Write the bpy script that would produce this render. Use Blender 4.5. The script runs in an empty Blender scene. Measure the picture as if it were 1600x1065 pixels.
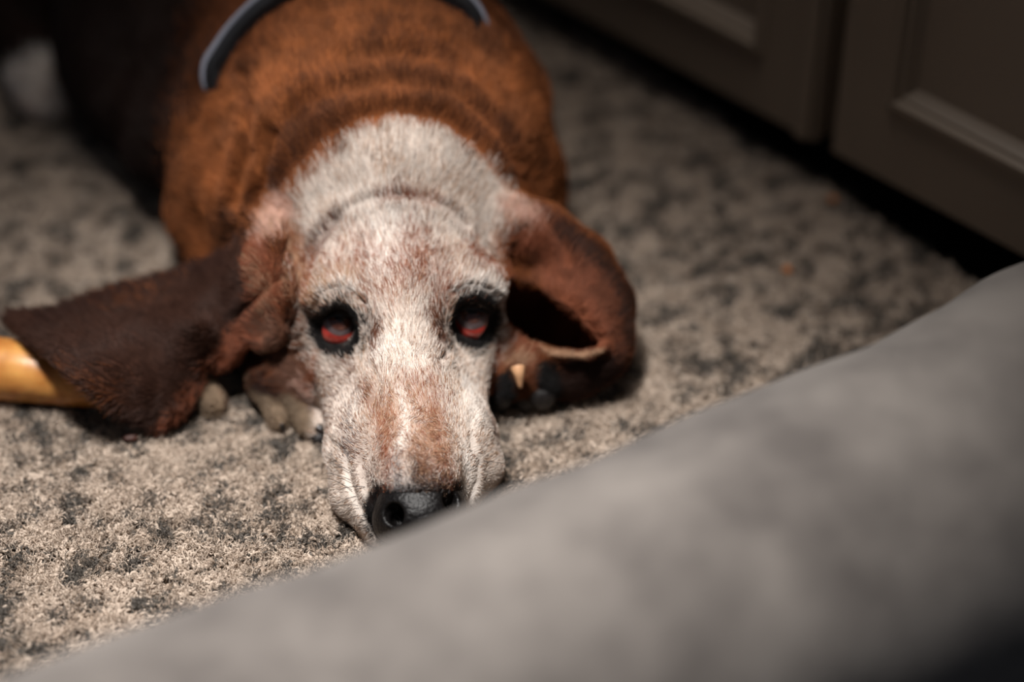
import bpy, math, random
import numpy as np
from mathutils import Vector, Matrix
from mathutils.bvhtree import BVHTree

sc = bpy.context.scene
COL = sc.collection
RNG = np.random.default_rng(7)

# ------------------------------------------------------------------ camera
F_PX = 3400.0
PITCH = math.radians(40.0)
CAM = np.array((0.0, -1.085, 0.91))
cam_data = bpy.data.cameras.new('camera')
cam_data.sensor_width = 36.0
cam_data.lens = F_PX * 36.0 / 1600.0
cam_data.clip_start = 0.05
cam_data.dof.use_dof = True
cam_data.dof.focus_distance = 1.262
cam_data.dof.aperture_fstop = 1.5
cam_data.dof.aperture_blades = 0
cam = bpy.data.objects.new('camera', cam_data)
COL.objects.link(cam)
cam.location = CAM
cam.rotation_euler = (math.pi / 2 - PITCH, 0, 0)
sc.camera = cam

# ------------------------------------------------------------------ world, lights, exposure
world = bpy.data.worlds.new('world')
sc.world = world
world.use_nodes = True
world.node_tree.nodes['Background'].inputs[0].default_value = (0.62, 0.70, 0.85, 1)
world.node_tree.nodes['Background'].inputs[1].default_value = 0.07


def aim(o, target):
    d = Vector(target) - o.location
    o.rotation_euler = d.to_track_quat('-Z', 'Y').to_euler()


def spot(name, loc, target, watts, radius, cone, color, blend=1.0):
    l = bpy.data.lights.new(name, 'SPOT')
    l.energy = watts
    l.shadow_soft_size = radius
    l.spot_size = math.radians(cone)
    l.spot_blend = blend
    l.color = color
    o = bpy.data.objects.new(name, l)
    COL.objects.link(o)
    o.location = loc
    aim(o, target)
    return o


spot('ceiling_spot', (-0.27, -0.27, 1.62), (-0.125, -0.255, 0.0), 190, 0.12, 35, (1.0, 0.965, 0.935))
al = bpy.data.lights.new('cabinet_fill', 'AREA'); al.energy = 4.5; al.size = 0.5; al.color = (1.0, 0.93, 0.86)
ao = bpy.data.objects.new('cabinet_fill', al); COL.objects.link(ao); ao.location = (0.05, 0.05, 1.5); aim(ao, (0.22, 0.20, 0.0))  # added fill to brighten the cabinet mouldings, no known lamp of the room
sc.view_settings.view_transform = 'Standard'
sc.view_settings.look = 'None'
sc.view_settings.exposure = 0.0
sc.view_settings.gamma = 1.0
sc.view_settings.use_curve_mapping = False
sc.cycles.use_denoising = True

# ------------------------------------------------------------------ pixel -> place
SP, CP = math.sin(PITCH), math.cos(PITCH)


def ray(px, py):
    a = (px - 800.0) / F_PX
    b = -(py - 532.5) / F_PX
    return np.array((a, b * SP + CP, b * CP - SP))


def P(px, py, z):
    d = ray(px, py)
    t = (z - CAM[2]) / d[2]
    return CAM + d * t


def R(px, z=0.06):
    return px / 2600.0


def lin(r, g, b):
    def f(c):
        c /= 255.0
        return c / 12.92 if c <= 0.04045 else ((c + 0.055) / 1.055) ** 2.4
    return np.array((f(r), f(g), f(b)))


# ------------------------------------------------------------------ numpy value noise
_LAT = np.random.default_rng(3).random((32, 32, 32)).astype(np.float32)


def vnoise(p, scale):
    q = np.asarray(p) * scale + 100.0
    i = np.floor(q).astype(np.int64)
    f = q - i
    f = f * f * (3 - 2 * f)
    i0 = i & 31
    i1 = (i + 1) & 31
    fx, fy, fz = f[:, 0], f[:, 1], f[:, 2]
    L = _LAT
    c00 = L[i0[:, 0], i0[:, 1], i0[:, 2]] * (1 - fx) + L[i1[:, 0], i0[:, 1], i0[:, 2]] * fx
    c10 = L[i0[:, 0], i1[:, 1], i0[:, 2]] * (1 - fx) + L[i1[:, 0], i1[:, 1], i0[:, 2]] * fx
    c01 = L[i0[:, 0], i0[:, 1], i1[:, 2]] * (1 - fx) + L[i1[:, 0], i0[:, 1], i1[:, 2]] * fx
    c11 = L[i0[:, 0], i1[:, 1], i1[:, 2]] * (1 - fx) + L[i1[:, 0], i1[:, 1], i1[:, 2]] * fx
    return (c00 * (1 - fy) + c10 * fy) * (1 - fz) + (c01 * (1 - fy) + c11 * fy) * fz


# ------------------------------------------------------------------ object helpers
def tag(o, label=None, cat=None, group=None, kind=None):
    if label: o['label'] = label
    if cat: o['category'] = cat
    if group: o['group'] = group
    if kind: o['kind'] = kind
    return o


def link(o, parent=None):
    COL.objects.link(o)
    if parent is not None:
        o.parent = parent
    return o


def mesh_obj(name, verts, faces, mat, parent=None, smooth=True):
    me = bpy.data.meshes.new(name)
    me.from_pydata([tuple(map(float, v)) for v in verts], [], [tuple(map(int, f)) for f in faces])
    me.validate()
    me.polygons.foreach_set('use_smooth', [smooth] * len(me.polygons))
    if mat: me.materials.append(mat)
    me.update()
    return link(bpy.data.objects.new(name, me), parent)


def quad_mesh(name, verts, quads, mat, parent=None, colors=None):
    me = bpy.data.meshes.new(name)
    nv, nq = len(verts), len(quads)
    me.vertices.add(nv)
    me.vertices.foreach_set('co', np.ascontiguousarray(verts, dtype=np.float32).ravel())
    me.loops.add(nq * 4)
    me.loops.foreach_set('vertex_index', np.ascontiguousarray(quads, dtype=np.int32).ravel())
    me.polygons.add(nq)
    me.polygons.foreach_set('loop_start', np.arange(nq, dtype=np.int32) * 4)
    me.polygons.foreach_set('use_smooth', np.ones(nq, dtype=bool))
    me.update(calc_edges=True)
    me.validate()
    if colors is not None:
        a = me.color_attributes.new('col', 'FLOAT_COLOR', 'POINT')
        c = np.ones((nv, 4), dtype=np.float32)
        c[:, :3] = colors
        a.data.foreach_set('color', c.ravel())
    if mat: me.materials.append(mat)
    return link(bpy.data.objects.new(name, me), parent)


def box(name, lo, hi, mat, parent=None, bevel=0.0, frame=None):
    x0, y0, z0 = lo
    x1, y1, z1 = hi
    v = [(x0, y0, z0), (x1, y0, z0), (x1, y1, z0), (x0, y1, z0), (x0, y0, z1), (x1, y0, z1), (x1, y1, z1), (x0, y1, z1)]
    f = [(0, 3, 2, 1), (4, 5, 6, 7), (0, 1, 5, 4), (1, 2, 6, 5), (2, 3, 7, 6), (3, 0, 4, 7)]
    if frame is not None:
        v = [frame(p) for p in v]
    o = mesh_obj(name, v, f, mat, parent, smooth=False)
    if bevel:
        m = o.modifiers.new('bevel', 'BEVEL')
        m.width = bevel
        m.segments = 3
        m.limit_method = 'ANGLE'
    return o


def tube(name, pts, radii, mat, parent=None, seg=16, flat=1.0, cap=True, up=None):
    pts = [np.array(p, float) for p in pts]
    V, Fc = [], []
    n = len(pts)
    for i, p in enumerate(pts):
        t = pts[min(i + 1, n - 1)] - pts[max(i - 1, 0)]
        t /= np.linalg.norm(t) + 1e-9
        u = np.array((0, 0, 1.0)) if up is None else np.array(up, float)
        s = np.cross(t, u)
        if np.linalg.norm(s) < 1e-3: s = np.cross(t, (0, 1, 0))
        s /= np.linalg.norm(s)
        w = np.cross(s, t)
        r = radii[i] if hasattr(radii, '__len__') else radii
        for k in range(seg):
            a = 2 * math.pi * k / seg
            V.append(p + r * (math.cos(a) * s + flat * math.sin(a) * w))
    for i in range(n - 1):
        for k in range(seg):
            a, b = i * seg + k, i * seg + (k + 1) % seg
            Fc.append((a, b, b + seg, a + seg))
    if cap:
        Fc.append(tuple(range(seg - 1, -1, -1)))
        Fc.append(tuple((n - 1) * seg + k for k in range(seg)))
    return mesh_obj(name, V, Fc, mat, parent)


def catmull(pts, per=8):
    pts = [np.array(p, float) for p in pts]
    q = [2 * pts[0] - pts[1]] + pts + [2 * pts[-1] - pts[-2]]
    out = []
    for i in range(1, len(q) - 2):
        for k in range(per):
            t = k / per
            a, b, c, d = q[i - 1], q[i], q[i + 1], q[i + 2]
            out.append(0.5 * (2 * b + (c - a) * t + (2 * a - 5 * b + 4 * c - d) * t * t + (3 * b - a - 3 * c + d) * t ** 3))
    out.append(pts[-1])
    return out


# ------------------------------------------------------------------ materials
def new_mat(name):
    m = bpy.data.materials.new(name)
    m.use_nodes = True
    return m, m.node_tree.nodes, m.node_tree.links, m.node_tree.nodes['Principled BSDF']


def simple(name, rgb, rough=0.6, coat=0.0, spec=0.5, noise=0.0, scale=40.0, bump=0.0, sss=0.0, metal=0.0):
    m, n, l, b = new_mat(name)
    b.inputs['Base Color'].default_value = (*lin(*rgb), 1)
    b.inputs['Roughness'].default_value = rough
    b.inputs['Coat Weight'].default_value = coat
    b.inputs['Coat Roughness'].default_value = 0.08
    b.inputs['Specular IOR Level'].default_value = spec
    b.inputs['Metallic'].default_value = metal
    if sss:
        b.inputs['Subsurface Weight'].default_value = sss
        b.inputs['Subsurface Scale'].default_value = 0.003
    tc = n.new('ShaderNodeTexCoord')
    nz = n.new('ShaderNodeTexNoise')
    nz.inputs['Scale'].default_value = scale
    nz.inputs['Detail'].default_value = 5
    l.new(tc.outputs['Object'], nz.inputs['Vector'])
    if noise:
        mx = n.new('ShaderNodeMix')
        mx.data_type = 'RGBA'
        c = lin(*rgb)
        mx.inputs[6].default_value = (*(c * (1 - noise)), 1)
        mx.inputs[7].default_value = (*np.minimum(c * (1 + noise), 1), 1)
        rp = n.new('ShaderNodeValToRGB')
        rp.color_ramp.elements[0].position = 0.3
        rp.color_ramp.elements[1].position = 0.7
        l.new(nz.outputs[0], rp.inputs[0])
        l.new(rp.outputs[0], mx.inputs[0])
        l.new(mx.outputs[2], b.inputs['Base Color'])
    if bump:
        bp = n.new('ShaderNodeBump')
        bp.inputs['Strength'].default_value = bump
        bp.inputs['Distance'].default_value = 0.002
        l.new(nz.outputs[0], bp.inputs['Height'])
        l.new(bp.outputs[0], b.inputs['Normal'])
    return m


def attr_mat(name, rough=0.6, spec=0.3, mult=1.0, sheen=0.0, bump=0.0, scale=300):
    m, n, l, b = new_mat(name)
    a = n.new('ShaderNodeAttribute')
    a.attribute_name = 'col'
    l.new(a.outputs['Color'], b.inputs['Base Color'])
    b.inputs['Roughness'].default_value = rough
    b.inputs['Specular IOR Level'].default_value = spec
    b.inputs['Sheen Weight'].default_value = sheen
    if bump:
        nz = n.new('ShaderNodeTexNoise')
        nz.inputs['Scale'].default_value = scale
        bp = n.new('ShaderNodeBump')
        bp.inputs['Strength'].default_value = bump
        bp.inputs['Distance'].default_value = 0.001
        l.new(nz.outputs[0], bp.inputs['Height'])
        l.new(bp.outputs[0], b.inputs['Normal'])
    return m


M_SKIN = attr_mat('dog_skin', 0.85, 0.1, bump=0.4, scale=250)
M_FUR = attr_mat('dog_fur', 0.6, 0.22)
M_RUG = None
M_PILE = attr_mat('rug_yarn', 0.95, 0.05)
M_TAUPE = simple('taupe_cabinet_paint', (126, 111, 96), 0.38, spec=0.5, noise=0.05, scale=6)
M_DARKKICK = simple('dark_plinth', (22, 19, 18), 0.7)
M_FLOOR = simple('dark_floor_boards', (24, 21, 19), 0.6, noise=0.3, scale=12)
M_WALL = simple('plain_wall_paint', (120, 112, 104), 0.9, noise=0.04, scale=5)
M_BLACK = simple('black_nose_leather', (14, 12, 12), 0.38, spec=0.3, coat=0.0, noise=0.35, scale=500, bump=0.4)
M_PAD = simple('black_paw_pad', (26, 23, 23), 0.5, noise=0.3, scale=350, bump=0.6)
M_CLAW = simple('horn_claw', (196, 150, 112), 0.35, noise=0.25, scale=120)
M_CLAWD = simple('dark_claw', (30, 24, 22), 0.35, noise=0.2, scale=120)
M_SCLERA = simple('eye_white', (98, 84, 86), 0.12, coat=1.0, noise=0.15, scale=200)
M_IRIS = simple('brown_iris', (78, 44, 34), 0.15, coat=1.0, noise=0.4, scale=420)
M_PUPIL = simple('black_pupil', (4, 4, 5), 0.1, coat=1.0)
M_HAW = simple('red_inner_lid', (150, 50, 42), 0.2, coat=1.0, noise=0.3, scale=260, sss=0.3)
M_RIM = simple('black_lid_rim', (14, 11, 11), 0.35, coat=0.5)
M_WHISK = simple('black_whisker', (24, 20, 18), 0.4)
M_STRAPSHADE = simple('black_strap_shadow', (20, 20, 23), 0.6, noise=0.2, scale=500, bump=0.5)  # shadow inside the grey strap, made as a black band
M_PIPE = simple('grey_harness_edging', (126, 128, 140), 0.55, noise=0.1, scale=500)
M_CRUMB = simple('orange_crumb', (196, 112, 40), 0.6, noise=0.2, scale=400)
M_CRUMBR = simple('red_brown_crumb', (60, 28, 18), 0.6, noise=0.2, scale=400)

# ------------------------------------------------------------------ floor, wall, rug, cabinet
fl = box('floor', (-1.6, -1.6, -0.05), (1.6, 2.6, -0.012), M_FLOOR)
tag(fl, kind='structure')

# rug edge on the cabinet side
e0, e1 = P(900, 44, 0.0)[:2], P(1500, 432, 0.0)[:2]
ed = (e1 - e0) / np.linalg.norm(e1 - e0)
en = np.array((-ed[1], ed[0]))          # towards the cabinet
if np.dot(en, (1, 1)) < 0: en = -en


def on_rug(xy, margin=0.0):
    return (xy - e0) @ en < -margin


M_RUG, n, l, b = new_mat('wool_rug_backing')
tc = n.new('ShaderNodeTexCoord')
nz = n.new('ShaderNodeTexNoise'); nz.inputs['Scale'].default_value = 130; nz.inputs['Detail'].default_value = 3
rp = n.new('ShaderNodeValToRGB')
rp.color_ramp.elements[0].position = 0.40; rp.color_ramp.elements[0].color = (*lin(120, 110, 100), 1)
rp.color_ramp.elements[1].position = 0.56; rp.color_ramp.elements[1].color = (*lin(160, 142, 124), 1)
l.new(tc.outputs['Object'], nz.inputs['Vector']); l.new(nz.outputs[0], rp.inputs[0]); l.new(rp.outputs[0], b.inputs['Base Color'])
b.inputs['Roughness'].default_value = 0.95
bp = n.new('ShaderNodeBump'); bp.inputs['Distance'].default_value = 0.004
l.new(nz.outputs[0], bp.inputs['Height']); l.new(bp.outputs[0], b.inputs['Normal'])

c_b = e0 + ed * 0.95
poly = [e0 + (-1.0, 0.62), e0 - ed * 0.10 + (-0.12, 0.1), e0 - ed * 0.10, c_b, c_b - en * 1.5, e0 + (-1.5, -0.5)]
rug = mesh_obj('rug', [(p[0], p[1], -0.012) for p in poly] + [(p[0], p[1], -0.002) for p in poly],
               [(5, 4, 3, 2, 1, 0), (6, 7, 8, 9, 10, 11)] + [(i, (i + 1) % 6, 6 + (i + 1) % 6, 6 + i) for i in range(6)], M_RUG, smooth=False)
tag(rug, 'beige wool rug flecked with charcoal, spread under the basset hound', 'rug')


def hair_obj(name, P4, radius, colors, mat, parent):
    """P4 (N,K,3) points, radius (N,K), colours (N,3)"""
    N, K = P4.shape[:2]
    cu = bpy.data.hair_curves.new(name)
    cu.add_curves([K] * N)
    cu.attributes['position'].data.foreach_set('vector', np.ascontiguousarray(P4, dtype=np.float32).ravel())
    ra = cu.attributes.get('radius') or cu.attributes.new('radius', 'FLOAT', 'POINT')
    ra.data.foreach_set('value', np.ascontiguousarray(radius, dtype=np.float32).ravel())
    if colors is not None:
        ca = cu.attributes.new('col', 'FLOAT_COLOR', 'CURVE')
        c4 = np.ones((N, 4), dtype=np.float32)
        c4[:, :3] = colors
        ca.data.foreach_set('color', c4.ravel())
    cu.materials.append(mat)
    o = bpy.data.objects.new(name, cu)
    link(o, parent)
    o['kind'] = 'stuff'
    return o


def rug_pile():
    sp = 0.0042
    gx, gy = np.meshgrid(np.arange(-1.0, 0.62, sp), np.arange(-0.60, 0.90, sp))
    c = np.stack([gx.ravel(), gy.ravel()], 1)
    c += RNG.normal(0, sp * 0.28, c.shape)
    keep = on_rug(c, 0.002)
    # keep to what the picture takes in, with a margin
    d = c[:, 1] + 1.085
    inner = (np.abs(c[:, 0]) < 0.27 * (d * 0.766 + 0.585)) & (c[:, 1] > -0.35) & (c[:, 1] < 0.55)
    keep &= inner | (RNG.random(len(c)) < 0.60)
    # nothing shows under the bed in front
    keep &= c[:, 1] > -0.50 + 0.50 * np.clip(c[:, 0] + 0.25, -1.0, 0.7)
    keep &= ~((np.abs(c[:, 0] + 0.10) < 0.07) & (c[:, 1] > 0.0) & (c[:, 1] < 0.3))
    c = c[keep]; inner = inner[keep]
    c3 = np.concatenate([c, np.zeros((len(c), 1))], 1)
    # flecks drawn out along the rows of the weave
    w = c3.copy()
    w[:, 0] = (c[:, 0] * 0.83 - c[:, 1] * 0.55)
    w[:, 1] = (c[:, 0] * 0.55 + c[:, 1] * 0.83) * 0.55
    nA = vnoise(w, 210.0); nB = vnoise(w + 5.3, 85.0); nC = vnoise(w + 9.1, 14.0)
    v = 0.72 * nA + 0.24 * nB + 0.10 * nC + RNG.normal(0, 0.07, len(c))
    dark = np.clip((0.475 - v) / 0.11, 0, 1)
    mid = np.clip((0.60 - v) / 0.16, 0, 1)
    beige = lin(190, 174, 159); mid_c = lin(160, 142, 126); dk = lin(88, 83, 78)
    colr = beige + (mid_c - beige) * mid[:, None]
    colr = colr + (dk - colr) * dark[:, None]
    n = 6
    C = np.repeat(c, n, 0); CC = np.repeat(colr, n, 0)
    N = len(C)
    K = 5
    pts = np.zeros((N, K, 3))
    a = RNG.uniform(0, 2 * math.pi, N)
    curl = RNG.normal(0, 2.4, N)
    L = RNG.uniform(0.0035, 0.0075, N)
    base = C + RNG.normal(0, sp * 0.30, C.shape)
    h = 0.0035 + 0.0020 * np.repeat(vnoise(c3, 110.0), n) + RNG.normal(0, 0.0007, N)
    pos = np.concatenate([base, np.full((N, 1), -0.002)], 1)
    pts[:, 0] = pos
    for k in range(1, K):
        t = k / (K - 1)
        ang = a + curl * t
        step = L / (K - 1)
        pos = pos.copy()
        pos[:, 0] += np.cos(ang) * step
        pos[:, 1] += np.sin(ang) * step
        pos[:, 2] = -0.002 + h * math.sin(min(1.0, t * 1.2) * math.pi * 0.62)
        pts[:, k] = pos
    rad = np.repeat(RNG.uniform(0.00045, 0.0011, N)[:, None], K, 1) * np.array([1, 1, 1, 0.9, 0.5])[None]
    rad *= np.repeat(np.where(inner, 1.0, 1.25), n)[:, None]
    thin = np.repeat(inner, n) | (np.arange(N) % n < 3)
    pts, rad, CC = pts[thin], rad[thin], CC[thin]; N = len(CC)
    CC = CC * RNG.uniform(0.92, 1.10, (N, 1))
    # felted fuzz: long thin fibres of the yarn's own colours
    M = 210000
    own = np.concatenate([RNG.choice(np.nonzero(inner)[0], 120000), RNG.choice(np.nonzero(~inner)[0], M - 120000)])
    f = c[own] + RNG.normal(0, 0.0016, (M, 2))
    fp = np.zeros((M, K, 3)); a = RNG.uniform(0, 2 * math.pi, M); cu_ = RNG.normal(0, 2.2, M); L = RNG.uniform(0.003, 0.009, M)
    pos = np.concatenate([f, np.full((M, 1), 0.002)], 1); fp[:, 0] = pos
    for k in range(1, K):
        t = k / (K - 1); ang = a + cu_ * t; pos = pos.copy()
        pos[:, 0] += np.cos(ang) * L / 4; pos[:, 1] += np.sin(ang) * L / 4
        pos[:, 2] = 0.0022 + RNG.uniform(0.001, 0.0052, M) * math.sin(t * 2.2)
        fp[:, k] = pos
    fr = np.repeat(RNG.uniform(0.00008, 0.00020, M)[:, None], K, 1)
    fc = colr[own] * RNG.uniform(0.95, 1.2, (M, 1)); dkm = RNG.random(M) < 0.04; fc[dkm] = lin(70, 60, 52)
    o = hair_obj('pile', np.concatenate([pts, fp]), np.concatenate([rad, fr]), np.concatenate([CC, fc]), M_PILE, rug)
    return o


rug_pile()

# cabinet: local frame u along the front, v into the cabinet, w up
ZB = 0.042
g0, g1 = P(900, 22, ZB), P(1600, 402, ZB)
cu_ = (g1 - g0); cu_[2] = 0; cu_ /= np.linalg.norm(cu_)
cv_ = np.array((-cu_[1], cu_[0], 0.0))
if cv_ @ np.array((1, 1, 0)) < 0: cv_ = -cv_


def cframe(p):
    q = g0 + cu_ * p[0] + cv_ * p[1]
    return (q[0], q[1], p[2])


def u_at(px, py):
    """where the pixel's ray meets the cabinet front"""
    d = ray(px, py)
    t = ((g0 - CAM) @ cv_) / (d @ cv_)
    q = CAM + d * t
    return (q - g0) @ cu_, q[2]


uJ, _ = u_at(1276, 215)
uK, _ = u_at(1300, 215)
u_lm, z_lm = u_at(1193, 82)         # corner of the left door's moulding
u_rm, z_rm = u_at(1390, 162)        # corner of the right door's moulding
print('cab', uJ, u_lm, z_lm, u_rm, z_rm)
U0, U1 = uJ - 1.0, uJ + 0.50
cab = bpy.data.objects.new('cabinet', None); link(cab); cab.location = cframe((0, 0, 0))
tag(cab, 'taupe painted cabinet with moulded panel doors on a dark recessed plinth', 'cabinet')


def cpart(o, parent):
    """keep world coordinates under a moved parent"""
    o.parent = parent
    o.matrix_parent_inverse = Matrix.Translation(cab.location).inverted()
    return o


cpart(box('carcass', (U0, 0.022, ZB), (U1, 0.5, 0.9), M_TAUPE, None, frame=cframe), cab)
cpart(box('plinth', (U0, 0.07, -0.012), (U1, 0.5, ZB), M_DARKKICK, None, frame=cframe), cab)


def cabinet_door(ua, ub, za, zb, mu, mz, hinge_bead):
    """flat frame with a recessed field framed by a raised bead; mu, mz: outer corner of the bead nearest the joint"""
    f_l, f_r = (mu if mu < (ua + ub) / 2 else ua + (ub - mu)), (mu if mu > (ua + ub) / 2 else ub - (mu - ua))
    d = None
    verts, faces = [], []
    # rings: outer edge, bead outer foot, bead crest, bead crest inner, field foot, field inner
    rings = [(0, 0.020), (0, 0.002), (0.002, 0.0)]
    L, Rr, B, T = ua, ub, za, zb
    prof = [(('o', 0.0), 0.020), (('o', 0.0), 0.0015), (('o', 0.0015), 0.0), (('m', -0.002), 0.0), (('m', 0.0), -0.003),
            (('m', 0.0025), -0.0055), (('m', 0.0055), -0.0055), (('m', 0.0075), -0.001), (('m', 0.0095), -0.0005), (('m', 0.0125), 0.004), (('m', 0.0155), 0.0075)]
    top_m = zb - (mz - za)
    for (kind, off), dep in prof:
        if kind == 'o': a, b_, c, d_ = L + off, Rr - off, B + off, T - off
        else: a, b_, c, d_ = f_l + off, f_r - off, mz + off, top_m - off
        for (x, z) in ((a, c), (b_, c), (b_, d_), (a, d_)):
            verts.append(cframe((x, dep, z)))
    nr = len(prof)
    for i in range(nr - 1):
        for k in range(4):
            faces.append((i * 4 + k, i * 4 + (k + 1) % 4, (i + 1) * 4 + (k + 1) % 4, (i + 1) * 4 + k))
    split = 3
    stile = [f for f in faces if max(f) < (split + 1) * 4]
    mould = [f for f in faces if max(f) >= (split + 1) * 4 and min(f) >= split * 4]
    d = mesh_obj('door', verts, stile + [(3, 2, 1, 0)], M_TAUPE, None, smooth=False)
    cpart(d, cab)
    mo = mesh_obj('moulding', verts, mould, M_TAUPE, None, smooth=False)
    pn = mesh_obj('panel', verts[-4:], [(0, 1, 2, 3)], M_TAUPE, None, smooth=False)
    for o in (mo, pn):
        o.parent = d
    if hinge_bead:
        bd = box('bead', (ub - 0.016, -0.006, za + 0.001), (ub - 0.003, 0.0, zb), M_TAUPE, None, bevel=0.003, frame=cframe)
        bd.parent = d
    return d


cabinet_door(uJ - 0.55, uJ - 0.002, ZB, 0.86, u_lm, z_lm, True)
cabinet_door(uK, uJ + 0.495, ZB, 0.86, u_rm, z_rm, False)
cpart(box('worktop', (U0 - 0.01, -0.03, 0.9), (U1 + 0.01, 0.5, 0.93), M_TAUPE, None, bevel=0.003, frame=cframe), cab)
wl = box('wall_right', (U0 - 0.6, 0.51, -0.05), (U1 + 0.4, 0.56, 2.4), M_WALL, None, frame=cframe)
tag(wl, kind='structure')

# ------------------------------------------------------------------ dog bed bolster in the foreground
edge = [(-260, 1150), (0, 1052), (300, 943), (600, 850), (780, 778), (1100, 650), (1300, 562), (1600, 412), (1820, 302)]
RB = 0.10
axis = []
for i, (ex, ey) in enumerate(edge):
    a, c = edge[max(i - 1, 0)], edge[min(i + 1, len(edge) - 1)]
    t = np.array((c[0] - a[0], c[1] - a[1]), float); t /= np.linalg.norm(t)
    nrm = np.array((-t[1], t[0]))
    if nrm[1] < 0: nrm = -nrm
    depth = 1.18
    for it in range(3):
        off = RB * F_PX / depth
        q = P(ex + nrm[0] * off, ey + nrm[1] * off, RB - 0.002)
        depth = (q - CAM) @ np.array((0, CP, -SP))
    axis.append(q)
path = catmull(axis, 14)
M_SUEDE, n, l, b = new_mat('grey_brushed_suede')
tc = n.new('ShaderNodeTexCoord')
nz = n.new('ShaderNodeTexNoise'); nz.inputs['Scale'].default_value = 14; nz.inputs['Detail'].default_value = 4; nz.inputs['Roughness'].default_value = 0.6
rp = n.new('ShaderNodeValToRGB')
rp.color_ramp.elements[0].position = 0.33; rp.color_ramp.elements[0].color = (*lin(92, 86, 82), 1)
rp.color_ramp.elements[1].position = 0.68; rp.color_ramp.elements[1].color = (*lin(132, 125, 119), 1)
l.new(tc.outputs['Object'], nz.inputs['Vector']); l.new(nz.outputs[0], rp.inputs[0]); l.new(rp.outputs[0], b.inputs['Base Color'])
b.inputs['Roughness'].default_value = 0.85
b.inputs['Sheen Weight'].default_value = 0.25
nz2 = n.new('ShaderNodeTexNoise'); nz2.inputs['Scale'].default_value = 900
bp = n.new('ShaderNodeBump'); bp.inputs['Distance'].default_value = 0.0006; bp.inputs['Strength'].default_value = 0.5
l.new(tc.outputs['Object'], nz2.inputs['Vector']); l.new(nz2.outputs[0], bp.inputs['Height']); l.new(bp.outputs[0], b.inputs['Normal'])

bed = bpy.data.objects.new('dog_bed', None); link(bed)
tag(bed, 'grey suede dog bed with a fat rolled edge, in the foreground before the muzzle', 'dog bed')
SEG = 72
V = []; NP = len(path)
for i, p in enumerate(path):
    t = path[min(i + 1, NP - 1)] - path[max(i - 1, 0)]; t /= np.linalg.norm(t)
    s = np.cross(t, (0, 0, 1.0)); s /= np.linalg.norm(s)
    for k in range(SEG):
        a = 2 * math.pi * k / SEG
        V.append(p + RB * (math.cos(a) * s + math.sin(a) * np.array((0, 0, 1.0))))
V = np.array(V)
nn = V - np.repeat(np.array(path), SEG, 0); nn /= np.linalg.norm(nn, axis=1)[:, None]
V += nn * ((vnoise(V, 9.0) - 0.5) * 0.010 + (vnoise(V + 3, 26.0) - 0.5) * 0.0045)[:, None]
V[:, 2] = np.maximum(V[:, 2], -0.001)
Q = []
for i in range(NP - 1):
    for k in range(SEG):
        a, c = i * SEG + k, i * SEG + (k + 1) % SEG
        Q.append((a, c, c + SEG, a + SEG))
bol = mesh_obj('bolster', V, Q + [tuple(range(SEG - 1, -1, -1)), tuple((NP - 1) * SEG + k for k in range(SEG))], M_SUEDE, bed)
# seam piping where the bolster meets the sleeping pad, and the dark pad itself
pad_pts = []
side = []
for i in range(0, NP, 4):
    t = path[min(i + 1, NP - 1)] - path[max(i - 1, 0)]; t /= np.linalg.norm(t)
    s = np.cross(t, (0, 0, 1.0)); s /= np.linalg.norm(s)
    if s[1] > 0: s = -s
    side.append((path[i], s))
V = []; Q = []
for (p, s) in side:
    for (d_, z) in ((0.05, 0.0), (0.05, 0.05), (0.14, 0.062), (0.30, 0.066), (0.52, 0.06), (0.55, 0.045), (0.55, 0.0)):
        q = p + s * d_
        V.append((q[0], q[1], z))
for i in range(len(side) - 1):
    for k in range(6):
        a = i * 7 + k
        Q.append((a, a + 1, a + 8, a + 7))
M_BEDPAD = simple('dark_bed_pad', (34, 34, 36), 0.9, noise=0.2, scale=30)
mesh_obj('sleeping_pad', V, Q, M_BEDPAD, bed)

# ------------------------------------------------------------------ the basset hound: one implicit surface
H = 0.0021
LO = np.array((-0.42, -0.245, -0.002)); HI = np.array((0.125, 0.52, 0.262))
DIM = np.ceil((HI - LO) / H).astype(int) + 1
FLD = np.full(DIM, 0.2, dtype=np.float32)
AX = [LO[i] + H * np.arange(DIM[i]) for i in range(3)]


def region(lo, hi, pad):
    sl = []
    for i in range(3):
        a = max(0, int((lo[i] - pad - LO[i]) / H)); b = min(DIM[i], int((hi[i] + pad - LO[i]) / H) + 2)
        if b - a < 2: return None
        sl.append(slice(a, b))
    x = AX[0][sl[0]][:, None, None].astype(np.float32)
    y = AX[1][sl[1]][None, :, None].astype(np.float32)
    z = AX[2][sl[2]][None, None, :].astype(np.float32)
    return tuple(sl), x, y, z


def comb(sl, f, k, op):
    a = FLD[sl]
    if op == 'sub':
        f = -f
        h = np.clip(0.5 - 0.5 * (f - a) / k, 0, 1)          # smooth max
        FLD[sl] = f * (1 - h) + a * h + k * h * (1 - h)
    else:
        h = np.clip(0.5 + 0.5 * (f - a) / k, 0, 1)
        FLD[sl] = f * (1 - h) + a * h - k * h * (1 - h)


def cone(a, b, ra, rb, k=0.012, op='add'):
    a = np.array(a, float); b = np.array(b, float)
    rm = max(ra, rb)
    rg = region(np.minimum(a, b) - rm, np.maximum(a, b) + rm, k + 0.006)
    if rg is None: return
    sl, x, y, z = rg
    ba = b - a; L2 = ba @ ba + 1e-12
    px, py, pz = x - a[0], y - a[1], z - a[2]
    t = np.clip((px * ba[0] + py * ba[1] + pz * ba[2]) / L2, 0, 1)
    f = np.sqrt((px - t * ba[0]) ** 2 + (py - t * ba[1]) ** 2 + (pz - t * ba[2]) ** 2) - (ra + (rb - ra) * t)
    comb(sl, f.astype(np.float32), k, op)


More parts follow.
